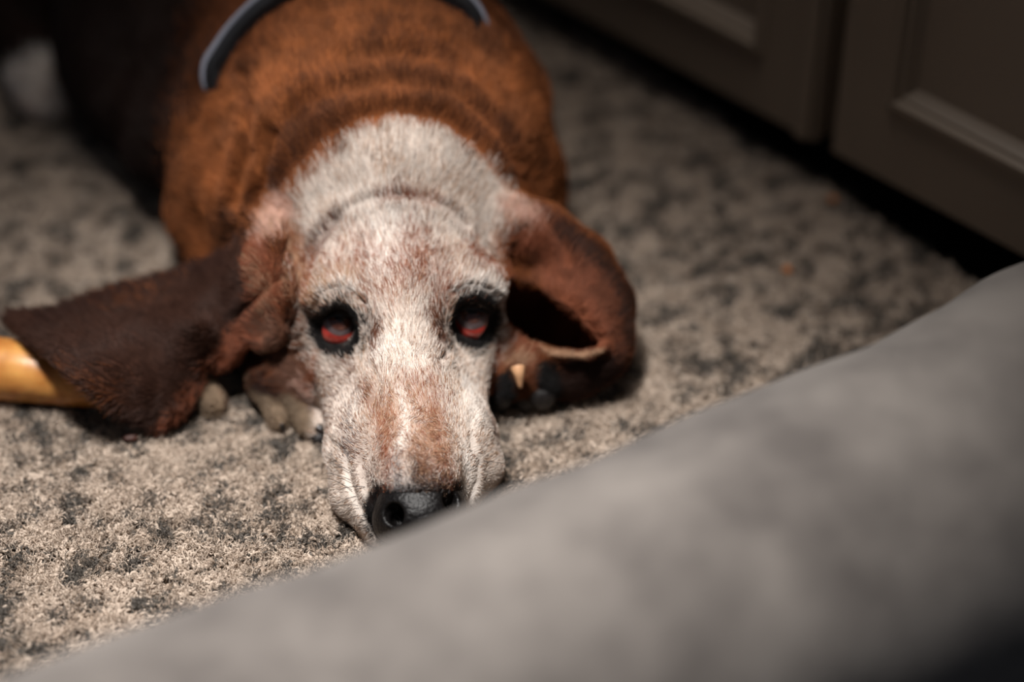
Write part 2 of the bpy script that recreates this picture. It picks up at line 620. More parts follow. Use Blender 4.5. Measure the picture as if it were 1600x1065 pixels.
def ell(c, r, k=0.012, op='add', axes=None):
    """ellipsoid; axes: 3x3 rows = local axes"""
    c = np.array(c, float); r = np.array(r, float); rm = r.max()
    rg = region(c - rm, c + rm, k + 0.006)
    if rg is None: return
    sl, x, y, z = rg
    px, py, pz = x - c[0], y - c[1], z - c[2]
    if axes is not None:
        A = np.array(axes, float)
        px, py, pz = (A[0, 0] * px + A[0, 1] * py + A[0, 2] * pz, A[1, 0] * px + A[1, 1] * py + A[1, 2] * pz,
                      A[2, 0] * px + A[2, 1] * py + A[2, 2] * pz)
    k0 = np.sqrt((px / r[0]) ** 2 + (py / r[1]) ** 2 + (pz / r[2]) ** 2)
    k1 = np.sqrt((px / r[0] ** 2) ** 2 + (py / r[1] ** 2) ** 2 + (pz / r[2] ** 2) ** 2) + 1e-9
    comb(sl, (k0 * (k0 - 1) / k1).astype(np.float32), k, op)


def yawp(yaw, pitch):
    """axes: x to the side, y forward-back pitched, z up"""
    cy, sy = math.cos(yaw), math.sin(yaw); cp, sp_ = math.cos(pitch), math.sin(pitch)
    X = np.array((cy, sy, 0)); Y = np.array((-sy * cp, cy * cp, sp_)); Z = np.cross(X, Y)
    return np.array((X, Y, Z))


# --- torso, neck, shoulders -------------------------------------------------
chest = P(572, 205, 0.095)
print('chest', chest)
TY = math.radians(8)
ell(chest + (-0.002, 0.030, 0.0), (0.106, 0.125, 0.100), 0.03, axes=yawp(TY, 0.0))
ell(chest + (0.004, -0.03, -0.02), (0.117, 0.085, 0.078), 0.03)
# rib cage and belly running back and to the left
cone(chest + (-0.045, 0.12, 0.005), chest + (-0.10, 0.26, 0.0), 0.092, 0.105, 0.05)
cone(chest + (-0.10, 0.26, 0.0), chest + (-0.18, 0.40, 0.0), 0.105, 0.110, 0.05)
cone(P(285, 215, 0.06), P(245, 100, 0.06), 0.040, 0.055, 0.04)
cone(P(245, 100, 0.06), P(220, 10, 0.07), 0.055, 0.060, 0.05)
# upper arm and elbow on the left
cone(P(400, 200, 0.09), P(352, 340, 0.038), 0.050, 0.034, 0.03)
cone(P(352, 340, 0.036), P(410, 520, 0.022), 0.028, 0.020, 0.02)
cone(P(410, 520, 0.022), P(438, 590, 0.020), 0.020, 0.018, 0.010)
# right upper arm and fore-arm, under the ear
cone(P(750, 210, 0.09), P(805, 320, 0.045), 0.045, 0.026, 0.03)
cone(P(805, 320, 0.045), P(830, 480, 0.026), 0.026, 0.022, 0.02)
cone(P(830, 480, 0.026), P(815, 575, 0.020), 0.022, 0.020, 0.015)
# hind leg and hind foot at the far left
cone(P(110, -40, 0.06), P(30, 30, 0.040), 0.055, 0.030, 0.03)
cone(P(30, 60, 0.034), P(64, 122, 0.026), 0.020, 0.020, 0.015)
cone(P(64, 122, 0.026), P(72, 150, 0.019), 0.022, 0.018, 0.010)
# neck
cone(P(625, 330, 0.085), P(600, 190, 0.100), 0.066, 0.092, 0.035)
ell(P(620, 275, 0.098), (0.066, 0.05, 0.050), 0.03)
ell(P(600, 200, 0.120), (0.085, 0.05, 0.055), 0.03)

# --- skull ------------------------------------------------------------------
HA = yawp(math.radians(3), math.radians(18))
ell(P(625, 425, 0.066), (0.0640, 0.060, 0.052), 0.018, axes=HA)
ell(P(622, 395, 0.088), (0.046, 0.045, 0.032), 0.020, axes=HA)
# brows
ell(P(533, 458, 0.086), (0.022, 0.018, 0.0165), 0.022)
ell(P(734, 448, 0.088), (0.022, 0.018, 0.0165), 0.022)
# temples and cheeks
cone(P(496, 385, 0.068), P(504, 470, 0.060), 0.0265, 0.021, 0.018)
cone(P(504, 470, 0.060), P(514, 520, 0.052), 0.019, 0.017, 0.015)
cone(P(514, 500, 0.052), P(540, 570, 0.040), 0.016, 0.018, 0.02)
cone(P(754, 385, 0.070), P(748, 490, 0.055), 0.025, 0.020, 0.02)
cone(P(750, 490, 0.052), P(718, 570, 0.040), 0.017, 0.018, 0.02)
cone(P(556, 600, 0.038), P(568, 690, 0.028), 0.022, 0.022, 0.015)
cone(P(706, 590, 0.038), P(710, 690, 0.028), 0.021, 0.021, 0.015)
# bridge of the muzzle
cone(P(632, 470, 0.088), P(640, 600, 0.060), 0.025, 0.023, 0.02)
cone(P(640, 600, 0.060), P(655, 745, 0.042), 0.024, 0.0245, 0.018)
cone(P(632, 560, 0.040), P(650, 740, 0.026), 0.036, 0.030, 0.015)
cone(P(652, 735, 0.040), P(655, 768, 0.034), 0.024, 0.019, 0.010)
cone(P(585, 690, 0.034), P(610, 780, 0.022), 0.021, 0.014, 0.012)
cone(P(712, 680, 0.034), P(706, 770, 0.022), 0.021, 0.012, 0.012)
# flews spread on the rug
cone(P(547, 712, 0.022), P(560, 772, 0.015), 0.0150, 0.0155, 0.007)
cone(P(560, 772, 0.015), P(592, 826, 0.012), 0.0150, 0.010, 0.007)
cone(P(572, 715, 0.030), P(600, 800, 0.020), 0.0185, 0.0130, 0.006)
cone(P(600, 800, 0.020), P(612, 838, 0.011), 0.012, 0.007, 0.006)
cone(P(741, 685, 0.022), P(740, 730, 0.018), 0.0145, 0.0150, 0.007)
cone(P(746, 730, 0.018), P(730, 770, 0.013), 0.0150, 0.010, 0.007)
cone(P(722, 700, 0.030), P(722, 770, 0.020), 0.0165, 0.011, 0.006)
# dewlap and throat skin between jaw and paws
cone(P(466, 505, 0.040), P(480, 575, 0.030), 0.022, 0.016, 0.014)
cone(P(485, 540, 0.036), P(496, 608, 0.024), 0.014, 0.009, 0.010)
cone(P(768, 500, 0.040), P(766, 590, 0.026), 0.012, 0.007, 0.010)
cone(P(800, 490, 0.036), P(830, 520, 0.030), 0.014, 0.011, 0.008)

# --- paws -------------------------------------------------------------------
ell(P(440, 592, 0.014), (0.021, 0.026, 0.016), 0.008)
TOES_L = [((408, 592, .022), (436, 658, .009), .0068), ((450, 602, .022), (482, 668, .009), .0068), ((484, 625, .012), (500, 672, .008), .0075)]
for a, b_, r in TOES_L:
    cone(P(*a), P(*b_), r, r * 0.86, 0.004)
cone(P(316, 590, .016), P(336, 634, .009), 0.009, 0.0070, 0.004)
ell(P(812, 575, 0.024), (0.026, 0.022, 0.022), 0.010)
TOES_R = [((795, 570, .028), (786, 606, .024), .0095), ((822, 565, .032), (816, 590, .028), .0085), ((845, 575, .026), (848, 602, .022), .0095)]
for a, b_, r in TOES_R:
    cone(P(*a), P(*b_), r, r * 0.9, 0.004)


# --- ears -------------------------------------------------------------------
def tps(ctrl):
    c = np.array(ctrl, float); n = len(c)
    d = np.linalg.norm(c[:, None, :2] - c[None, :, :2], axis=2)
    Kx = np.where(d > 0, d * d * np.log(d + 1e-12), 0) + np.eye(n) * 1e-7
    Pm = np.concatenate([np.ones((n, 1)), c[:, :2]], 1)
    A = np.block([[Kx, Pm], [Pm.T, np.zeros((3, 3))]])
    w = np.linalg.solve(A, np.concatenate([c[:, 2], np.zeros(3)]))
    return c, w


def tps_eval(m, x, y):
    c, w = m
    out = w[-3] + w[-2] * x + w[-1] * y
    for i in range(len(c)):
        r2 = (x - c[i, 0]) ** 2 + (y - c[i, 1]) ** 2
        out = out + w[i] * 0.5 * r2 * np.log(r2 + 1e-12)
    return out


def sheet(outline, inner, th, k, rnd=0.004, fold=None):
    o3 = np.array([P(*q) for q in outline]); i3 = np.array([P(*q) for q in inner])
    m = tps(np.concatenate([o3, i3]))
    dense = np.array(catmull(list(o3) + [o3[0]], 5))[:, :2]
    lo = o3.min(0); hi = o3.max(0); lo[2] -= 0.01; hi[2] += 0.02
    sl, x, y, z = region(lo, hi, 0.015)
    X2, Y2 = x[:, :, 0], y[:, :, 0]
    X2, Y2 = np.broadcast_arrays(X2, Y2)
    Hh = tps_eval(m, X2, Y2)
    if fold is not None: Hh = Hh + fold(X2, Y2)
    gx, gy = np.gradient(Hh, H)
    slope = np.sqrt(1 + gx ** 2 + gy ** 2)
    dmin = np.full(X2.shape, 1e9); inside = np.zeros(X2.shape, bool)
    for i in range(len(dense) - 1):
        a, b_ = dense[i], dense[i + 1]; e = b_ - a
        t = np.clip(((X2 - a[0]) * e[0] + (Y2 - a[1]) * e[1]) / (e @ e + 1e-12), 0, 1)
        dmin = np.minimum(dmin, np.hypot(X2 - a[0] - t * e[0], Y2 - a[1] - t * e[1]))
        c1 = (a[1] > Y2) != (b_[1] > Y2)
        xi = (b_[0] - a[0]) * (Y2 - a[1]) / (b_[1] - a[1] + 1e-12) + a[0]
        inside ^= c1 & (X2 < xi)
    d2 = np.where(inside, -dmin, dmin)
    dz = np.abs(z - Hh[:, :, None]) / slope[:, :, None]
    a_ = d2[:, :, None] + rnd; b_ = dz - th + rnd
    f = np.minimum(np.maximum(a_, b_), 0) + np.sqrt(np.maximum(a_, 0) ** 2 + np.maximum(b_, 0) ** 2) - rnd
    comb(sl, f.astype(np.float32), k, 'add')


left_ear = [(432, 350, .108), (400, 352, .098), (368, 385, .080), (335, 405, .068), (290, 420, .058), (222, 438, .050), (150, 460, .044),
            (80, 485, .044), (35, 489, .042), (10, 492, .042), (8, 503, .043), (25, 520, .046), (60, 548, .050), (110, 592, .049),
            (155, 625, .040), (205, 655, .020), (262, 674, .008), (290, 658, .010), (305, 638, .014), (318, 605, .022), (345, 580, .030),
            (375, 562, .038), (412, 548, .050), (438, 528, .062), (452, 490, .076), (456, 430, .094)]
left_in = [(400, 430, .092), (350, 470, .066), (270, 480, .050), (180, 510, .048), (250, 560, .042), (180, 580, .046), (320, 540, .052),
           (230, 620, .028), (275, 630, .030), (290, 590, .030), (395, 500, .080), (100, 540, .051)]


def ear_fold(x, y):
    a = P(430, 470, .08)[:2]; b_ = P(290, 620, .02)[:2]
    e = b_ - a; t = np.clip(((x - a[0]) * e[0] + (y - a[1]) * e[1]) / (e @ e), 0, 1)
    d = np.hypot(x - a[0] - t * e[0], y - a[1] - t * e[1])
    a2 = P(300, 560, .04)[:2]; b2 = P(240, 640, .02)[:2]; e2 = b2 - a2
    t2 = np.clip(((x - a2[0]) * e2[0] + (y - a2[1]) * e2[1]) / (e2 @ e2), 0, 1)
    d2 = np.hypot(x - a2[0] - t2 * e2[0], y - a2[1] - t2 * e2[1])
    return 0.0045 * np.exp(-(d / 0.010) ** 2) + 0.006 * np.exp(-(d2 / 0.009) ** 2)


sheet(left_ear, left_in, 0.0036, 0.008, 0.0034, ear_fold)
cone(P(430, 375, .088), P(440, 470, .068), 0.011, 0.009, 0.022)      # ear root
# right ear: thick curled leaf, hollow towards the face
cone(P(800, 355, .092), P(838, 372, .082), 0.020, 0.020, 0.012)
cone(P(838, 372, .082), P(895, 425, .062), 0.020, 0.023, 0.012)
cone(P(895, 425, .062), P(930, 480, .046), 0.023, 0.021, 0.014)
cone(P(930, 480, .046), P(926, 540, .034), 0.021, 0.021, 0.014)
cone(P(932, 540, .034), P(890, 578, .022), 0.020, 0.018, 0.012)
ell(P(880, 500, .040), (0.036, 0.036, 0.034), 0.014)
ell(P(885, 560, .026), (0.028, 0.018, 0.024), 0.010)
# hollow
def hollow(px, py, zt, zb, r0, r1):
    d = ray(px, py)
    a = P(px, py, zt)
    cone(a - d * 0.02, P(px, py, zb), r0, r1, 0.003, 'sub')


hollow(822, 486, .060, .026, 0.0150, 0.0170)
hollow(845, 500, .060, .026, 0.0150, 0.0170)
hollow(872, 512, .056, .026, 0.0135, 0.0150)
hollow(898, 526, .054, .028, 0.0090, 0.0105)
hollow(920, 537, .052, .032, 0.0052, 0.0065)
hollow(806, 462, .062, .034, 0.0090, 0.0100)
# rolled lower rim of the ear
rim = [P(812, 533, .034), P(846, 547, .042), P(885, 555, .047), P(920, 554, .049), P(946, 543, .050)]
for a, b_ in zip(rim[:-1], rim[1:]):
    cone(a, b_, 0.0033, 0.0031, 0.004)
# --- eye sockets ------------------------------------------------------------
FWD = np.array((0, CP, -SP)); RIGHT = np.array((1.0, 0, 0)); UP = np.array((0, SP, CP))
FLD_full = FLD


def march_depth(px, py):
    """first point of the implicit surface along a pixel's ray"""
    d = ray(px, py); d = d / np.linalg.norm(d)
    t = np.arange(0.9, 1.9, 0.0008)
    q = CAM + d[None] * t[:, None]
    ok = np.all((q > LO + H) & (q < HI - H), axis=1)
    q = q[ok]
    i = ((q - LO) / H).round().astype(int)
    v = FLD[i[:, 0], i[:, 1], i[:, 2]]
    j = np.argmax(v < 0)
    return q[j]


EYES = []
for (ex, ey, tilt) in ((531, 507, -0.25), (735, 497, 0.30)):
    s = march_depth(ex, ey)
    toc = (CAM - s); toc /= np.linalg.norm(toc)
    EYES.append((s, toc, tilt))
print('eyes', [e[0] for e in EYES])
for (s, toc, tilt) in EYES:
    side_ = np.cross(UP, toc); side_ /= np.linalg.norm(side_); up_ = np.cross(toc, side_)
    c_, s_ = math.cos(tilt), math.sin(tilt)
    a1 = side_ * c_ + up_ * s_; a2 = -side_ * s_ + up_ * c_
    ell(s - toc * 0.004, (0.0098, 0.0112, 0.0185), 0.003, 'sub', axes=(a1, a2, toc))


# nose hollow: mouth line and seat for the nose leather
# --- surface nets -----------------------------------------------------------
def surface_nets(F):
    S = F < 0
    nx, ny, nz_ = F.shape
    act = np.zeros((nx - 1, ny - 1, nz_ - 1), dtype=np.int8)
    for dx in (0, 1):
        for dy in (0, 1):
            for dz in (0, 1):
                act += S[dx:nx - 1 + dx, dy:ny - 1 + dy, dz:nz_ - 1 + dz]
    idx = np.argwhere((act > 0) & (act < 8))
    vid = np.full(act.shape, -1, dtype=np.int32)
    vid[idx[:, 0], idx[:, 1], idx[:, 2]] = np.arange(len(idx))
    acc = np.zeros((len(idx), 3)); cnt = np.zeros(len(idx))
    cor = [(0, 0, 0), (1, 0, 0), (0, 1, 0), (1, 1, 0), (0, 0, 1), (1, 0, 1), (0, 1, 1), (1, 1, 1)]
    for a in range(8):
        for b_ in range(a + 1, 8):
            ca, cb = np.array(cor[a]), np.array(cor[b_])
            if np.abs(ca - cb).sum() != 1: continue
            fa = F[idx[:, 0] + ca[0], idx[:, 1] + ca[1], idx[:, 2] + ca[2]]
            fb = F[idx[:, 0] + cb[0], idx[:, 1] + cb[1], idx[:, 2] + cb[2]]
            m = (fa < 0) != (fb < 0)
            t = np.where(m, fa / np.where(m, fa - fb, 1), 0)
            acc += np.where(m[:, None], ca[None] + t[:, None] * (cb - ca)[None], 0)
            cnt += m
    verts = LO + H * (idx + acc / cnt[:, None])
    quads = []
    for ax in range(3):
        o1, o2 = [(1, 2), (2, 0), (0, 1)][ax]
        sh = [slice(None)] * 3; sh2 = [slice(None)] * 3
        sh[ax] = slice(0, -1); sh2[ax] = slice(1, None)
        A, B = S[tuple(sh)], S[tuple(sh2)]
        e = np.argwhere(A != B)
        e = e[(e[:, o1] > 0) & (e[:, o2] > 0) & (e[:, o1] < F.shape[o1] - 1) & (e[:, o2] < F.shape[o2] - 1)]
        flip = ~A[e[:, 0], e[:, 1], e[:, 2]]
        u = np.zeros(3, int); u[o1] = 1; v = np.zeros(3, int); v[o2] = 1
        c0, c1, c2, c3 = e - u - v, e - v, e, e - u
        q = np.stack([vid[tuple(c.T)] for c in (c0, c1, c2, c3)], 1)
        q[flip] = q[flip][:, ::-1]
        quads.append(q)
    return verts, np.concatenate(quads)


# close the field at the borders of the box
FLD[0] = FLD[-1] = 0.01; FLD[:, 0] = 0.01; FLD[:, -1] = 0.01; FLD[:, :, 0] = 0.01; FLD[:, :, -1] = 0.01
verts, quads = surface_nets(FLD)
print('dog verts', len(verts), 'quads', len(quads))


def vnormals(v, q):
    n_ = np.cross(v[q[:, 2]] - v[q[:, 0]], v[q[:, 3]] - v[q[:, 1]])
    out = np.zeros_like(v)
    for k in range(4):
        for c in range(3):
            out[:, c] += np.bincount(q[:, k], weights=n_[:, c], minlength=len(v))
    return out / (np.linalg.norm(out, axis=1)[:, None] + 1e-12)


# light smoothing
for it in range(2):
    cen = verts[quads].mean(1); acc = np.zeros_like(verts); cnt = np.bincount(quads.ravel(), minlength=len(verts))
    for k in range(4):
        for c in range(3):
            acc[:, c] += np.bincount(quads[:, k], weights=cen[:, c], minlength=len(verts))
    verts = verts + 0.6 * (acc / np.maximum(cnt, 1)[:, None] - verts)
nrm = vnormals(verts, quads)
bvh = BVHTree.FromPolygons([Vector(v) for v in verts], [tuple(q) for q in quads.tolist()])


def hit(px, py):
    d = ray(px, py)
    h = bvh.ray_cast(Vector(CAM), Vector(d).normalized(), 4.0)
    return np.array(h[0]) if h[0] is not None else None


def stroke_pts(pl):
    out = []
    for a, b_ in zip(pl[:-1], pl[1:]):
        m = max(1, int(math.hypot(b_[0] - a[0], b_[1] - a[1]) / 8))
        for k in range(m): out.append((a[0] + (b_[0] - a[0]) * k / m, a[1] + (b_[1] - a[1]) * k / m))
    out.append(pl[-1])
    return out


def stroke3(pl):
    h = [hit(*p) for p in (stroke_pts(pl) if len(pl) > 1 else pl)]
    h = [p for p in h if p is not None]
    return np.array(h) if h else np.zeros((0, 3))


def dist_to(pts, s3):
    if len(s3) == 0: return np.full(len(pts), 9.0)
    if len(s3) == 1: return np.linalg.norm(pts - s3[0], axis=1)
    d = np.full(len(pts), 9.0)
    for a, b_ in zip(s3[:-1], s3[1:]):
        e = b_ - a
        if e @ e > 0.02 ** 2: continue
        t = np.clip((pts - a) @ e / (e @ e + 1e-12), 0, 1)
        d = np.minimum(d, np.linalg.norm(pts - a - t[:, None] * e, axis=1))
    return d


# --- skin folds pressed into the surface: (polyline, half width px, depth m) ----
CREASES = [
    ([(527, 352), (545, 335), (575, 320), (620, 313), (665, 318), (700, 335), (725, 360)], 7, 0.0015),
    ([(527, 352), (505, 378), (488, 410), (478, 450)], 12, 0.0020),
    ([(500, 480), (510, 462), (530, 455), (555, 462), (572, 480)], 5, 0.0016),
    ([(705, 462), (725, 452), (748, 452), (772, 466)], 5, 0.0016),
    ([(690, 565), (700, 550), (690, 535)], 6, 0.0016),
    ([(580, 575), (590, 600), (580, 630)], 7, 0.0014),
    ([(742, 640), (735, 665), (738, 700)], 7, 0.0008),
    ([(515, 690), (540, 712), (546, 750), (560, 790), (592, 836)], 7, 0.0015),
    ([(565, 720), (572, 760), (585, 800)], 6, 0.0006),
    ([(735, 690), (748, 715), (745, 750), (728, 790)], 6, 0.0007),
    ([(448, 385), (440, 430), (447, 480), (452, 540)], 9, 0.0030),
    ([(812, 365), (802, 400), (805, 440)], 8, 0.0025),
    ([(440, 440), (400, 475), (372, 500)], 7, 0.0014),
    ([(430, 300), (500, 225), (560, 190), (620, 178), (690, 190), (750, 240), (790, 300)], 12, 0.0016),
    ([(400, 250), (470, 175), (540, 145), (620, 135), (700, 150), (760, 195), (800, 260)], 13, 0.0010),
    ([(380, 190), (450, 120), (540, 95), (640, 90), (720, 110), (790, 160)], 13, 0.0009),
    ([(420, 75), (520, 52), (640, 48), (730, 70), (790, 110)], 12, 0.0007),
    ([(380, 120), (395, 180), (388, 250), (370, 320)], 12, 0.0040),
    ([(430, 215), (420, 280), (400, 335)], 10, 0.0035),
    ([(520, 20), (600, 12), (700, 25)], 10, 0.0010),
    ([(420, 590), (450, 560), (480, 545)], 5, 0.0020),
    ([(430, 560), (460, 535), (480, 525)], 5, 0.0015),
    ([(845, 345), (870, 380), (880, 420)], 8, 0.0015),
]
for pl, w, dep in CREASES:
    s3 = stroke3(pl)
    d = dist_to(verts, s3)
    verts = verts - nrm * (dep * np.exp(-(d / (w / 2600.0)) ** 2) - 0.35 * dep * np.exp(-((d - 2.2 * w / 2600.0) / (w / 2600.0)) ** 2))[:, None]
nrm = vnormals(verts, quads)
# loose, slightly lumpy hide behind the head
hide = np.clip((verts[:, 1] + 0.01) / 0.06, 0, 1) * np.clip((verts[:, 2] - 0.03) / 0.04, 0, 1)
verts = verts + nrm * (hide * ((vnoise(verts, 30.0) - 0.5) * 0.008))[:, None]
verts[:, 2] = np.maximum(verts[:, 2], 0.0005)
nrm = vnormals(verts, quads)

# ------------------------------------------------------------------ coat colours
CREAM = lin(222, 209, 198); WHITE = lin(238, 230, 222); RUST = lin(140, 82, 58); ORANGE = lin(146, 86, 48); BROWN = lin(96, 58, 40)
DARK = lin(48, 27, 20); BLACK = lin(15, 12, 12); CHOC = lin(60, 37, 28); PINK = lin(205, 165, 148); GREY = lin(132, 128, 128); TAN = lin(176, 140, 112)
EARB = lin(108, 62, 42); DARK_FLANK = lin(34, 19, 13); DEWLAP = lin(108, 74, 58); PAW_SHADED = lin(134, 114, 94); UMBER = lin(98, 54, 28)  # toe cream is lowered to hold the shade around the paw
# (colour, strength, radius px, polyline in pixels) laid over one another; positions become 3-D points on the hide
COAT = [
    # flanks first
    (ORANGE, 1.0, 150, [(560, 100), (420, 230), (320, 300), (300, 370)]),
    (ORANGE, 1.0, 140, [(560, 100), (720, 130), (830, 250), (850, 330)]),
    (UMBER, 0.75, 16, [(470, 180), (430, 240), (440, 310)]),
    (UMBER, 0.75, 12, [(520, 135), (620, 118), (720, 140), (800, 230)]),  # this band and the next: neck wrinkle shade put into the coat
    (UMBER, 0.8, 13, [(500, 200), (560, 178), (620, 168), (690, 175), (760, 225), (800, 290)]),
    (BROWN, 0.7, 16, [(400, 330), (430, 290), (500, 215)]),
    (UMBER, 0.7, 45, [(480, 150), (520, 190), (470, 240)]),
    (UMBER, 0.5, 40, [(600, 60), (700, 90), (640, 130)]),
    (UMBER, 0.6, 14, [(385, 120), (395, 190), (385, 270)]),  # fold shade put into the coat colour
    # ears
    (CHOC, 1.0, 120, [(340, 470), (250, 520), (150, 520), (40, 505)]),
    (CHOC, 1.0, 115, [(330, 450), (290, 560), (265, 650)]),
    (DARK, 0.8, 26, [(350, 405), (250, 435), (150, 470), (70, 500)]),
    (RUST, 0.85, 27, [(395, 395), (420, 450), (420, 500), (375, 545), (320, 590)]),
    (TAN, 0.35, 14, [(395, 400), (415, 450), (425, 505)]),  # lit look of the rust ear root put into the coat colour
    (RUST, 0.5, 12, [(310, 600), (290, 640), (255, 665)]),
    (EARB, 1.0, 62, [(840, 370), (900, 430), (940, 490), (950, 540)]),
    (RUST, 0.6, 20, [(835, 385), (880, 420), (910, 440)]),
    (CHOC, 0.85, 22, [(880, 365), (940, 415), (975, 465), (978, 530)]),
    (RUST, 0.9, 14, [(860, 440), (920, 490), (935, 530)]),
    (DARK, 1.0, 40, [(885, 600), (930, 585), (900, 580)]),  # shade below the ear rim put into the coat colour
    (TAN, 0.8, 5, [(822, 540), (860, 551), (905, 556), (940, 549)]),
    # paw and throat skin
    (DEWLAP, 0.97, 30, [(425, 515), (452, 570), (470, 610)]),
    (DARK, 0.97, 30, [(410, 615), (450, 660), (500, 680)]),  # shade of the gaps between the toes put into the coat
    # head
    (CREAM, 1.0, 62, [(625, 380), (628, 480), (640, 600), (650, 720)]),
    (CREAM, 1.0, 60, [(540, 330), (520, 400), (540, 560), (545, 640)]),
    (CREAM, 1.0, 60, [(700, 330), (745, 400), (725, 560), (728, 640)]),
    (CREAM, 1.0, 30, [(520, 700), (530, 760), (580, 830)]),
    (CREAM, 1.0, 30, [(760, 690), (755, 730), (735, 790)]),
    (CREAM, 1.0, 52, [(500, 330), (570, 270), (625, 245), (700, 270), (760, 320)]),
    (CREAM, 0.9, 18, [(560, 235), (620, 215), (690, 230)]),
    (PINK, 0.9, 30, [(440, 335), (420, 360)]),
    (PINK, 0.9, 26, [(800, 330), (825, 345)]),
    (RUST, 0.5, 18, [(395, 380), (410, 410)]),
    (RUST, 0.55, 16, [(838, 350), (830, 380)]),
]
FINE = [
    # speckling, (colour, strength, radius px, polyline)
    (WHITE, 0.55, 40, [(610, 340), (612, 400)]),
    (WHITE, 0.6, 26, [(735, 610), (742, 640)]),
    (WHITE, 0.8, 20, [(728, 720), (735, 780)]),
    (WHITE, 0.4, 26, [(600, 540), (640, 570)]),
    (GREY, 0.32, 14, [(527, 352), (500, 385), (480, 430)]),
    (BROWN, 0.60, 16, [(527, 352), (498, 388), (476, 430), (485, 470)]),
    (BROWN, 0.47, 6, [(540, 338), (575, 322), (620, 313), (665, 318), (705, 338)]),
    (RUST, 0.54, 9, [(600, 315), (640, 312), (680, 322)]),
    (RUST, 0.46, 26, [(645, 375), (650, 405), (640, 430)]),
    (BROWN, 0.30, 26, [(648, 380), (650, 420)]),
    (RUST, 0.30, 40, [(560, 420), (600, 450)]),
    (RUST, 0.68, 20, [(745, 395), (765, 415), (785, 425)]),
    (BROWN, 0.41, 26, [(750, 400), (780, 420)]),
    (RUST, 0.47, 18, [(700, 455), (690, 475)]),
    (RUST, 0.47, 12, [(790, 440), (800, 400), (800, 370)]),
    (RUST, 0.41, 40, [(470, 420), (480, 470)]),
    (BROWN, 0.41, 14, [(700, 335), (730, 370), (748, 390)]),
    (TAN, 0.68, 22, [(490, 470), (500, 455), (540, 440)]),
    (WHITE, 0.6, 10, [(508, 462), (530, 448), (556, 455)]),
    (WHITE, 0.7, 10, [(715, 455), (745, 445), (775, 462)]),
    (BLACK, 0.28, 7, [(505, 472), (525, 460), (548, 466)]),
    (BLACK, 0.24, 6, [(710, 462), (735, 450), (765, 458)]),
    (BLACK, 0.45, 16, [(572, 500), (580, 525), (568, 550)]),
    (BLACK, 0.45, 16, [(700, 505), (690, 520), (702, 540)]),
    (BROWN, 0.68, 14, [(590, 515), (585, 540)]),
    (BROWN, 0.68, 18, [(682, 498), (684, 520)]),
    (BROWN, 0.41, 18, [(540, 570), (560, 600), (575, 620)]),
    (RUST, 0.41, 12, [(495, 560), (490, 610)]),
    (RUST, 0.75, 8, [(772, 540), (774, 600), (768, 625)]),
    (RUST, 0.42, 20, [(575, 615), (590, 645), (598, 680)]),
    (RUST, 0.32, 24, [(640, 600), (670, 600), (690, 620)]),
    (RUST, 0.61, 24, [(605, 640), (600, 700), (605, 735)]),
    (RUST, 0.68, 22, [(680, 650), (685, 700), (700, 740)]),
    (RUST, 0.41, 30, [(650, 620), (660, 680)]),
    (BROWN, 0.74, 17, [(650, 700), (660, 730), (665, 750)]),
    (BROWN, 0.54, 14, [(690, 710), (700, 750)]),
    (BROWN, 0.41, 24, [(560, 700), (575, 740)]),
    (GREY, 0.30, 20, [(550, 640), (545, 700)]),
    (GREY, 0.60, 10, [(622, 705), (618, 735), (622, 760)]),
    (BLACK, 0.5, 5, [(582, 748), (590, 762)]),
    (GREY, 0.75, 16, [(625, 765), (655, 765), (685, 765)]),
    (BLACK, 0.92, 12, [(600, 786), (640, 785), (690, 778), (715, 778)]),
    (BLACK, 0.5, 14, [(640, 770), (680, 765)]),
    (BLACK, 0.30, 14, [(655, 745), (665, 760)]),
    (BLACK, 0.98, 20, [(532, 505), (532, 512)]),
    (BLACK, 0.98, 20, [(737, 495), (737, 505)]),
    (BLACK, 0.55, 17, [(508, 535), (528, 550), (552, 545)]),
    (BLACK, 0.55, 17, [(715, 528), (738, 546), (758, 536)]),
    (BLACK, 0.40, 13, [(500, 492), (515, 478), (540, 474)]),
    (BLACK, 0.40, 13, [(715, 468), (742, 460), (768, 472)]),
    (BLACK, 0.98, 11, [(500, 512), (506, 535), (525, 548), (548, 548), (561, 525), (556, 500)]),
    (BLACK, 0.95, 6, [(504, 500), (510, 488), (530, 480), (550, 488), (560, 505)]),
    (BLACK, 0.98, 10, [(706, 510), (715, 532), (738, 540), (758, 528), (768, 500)]),
    (BLACK, 0.98, 7, [(706, 500), (716, 478), (740, 466), (762, 476), (770, 500)]),
    (PINK, 0.5, 10, [(470, 600), (492, 622)]),
    (RUST, 0.80, 22, [(800, 520), (820, 560)]),

    (PAW_SHADED, 0.95, 14, [(325, 600), (336, 640)]),
    
    (BLACK, 0.98, 13, [(786, 598), (785, 620)]),
    (BLACK, 0.98, 15, [(848, 585), (850, 620)]),
    (TAN, 0.80, 12, [(800, 565), (815, 565)]),
    (BROWN, 0.50, 12, [(658, 690), (662, 740)]),
    (DARK, 0.55, 15, [(655, 735), (668, 752), (690, 755)]),
    (RUST, 0.16, 46, [(620, 650), (680, 690)]),
    (TAN, 0.45, 55, [(610, 640), (680, 680)]),
    (WHITE, 0.45, 9, [(625, 610), (634, 650), (628, 695)]),
    (BROWN, 0.25, 30, [(520, 600), (545, 680)]),
    (RUST, 0.25, 40, [(540, 400), (600, 400), (700, 420)]),
    (TAN, 0.4, 24, [(462, 400), (466, 450)]),
]


NOSE_C = P(655, 800, 0.030)


def SEG2(a, b_):
    return np.array([a + (b_ - a) * t for t in np.linspace(0, 1, 9)])


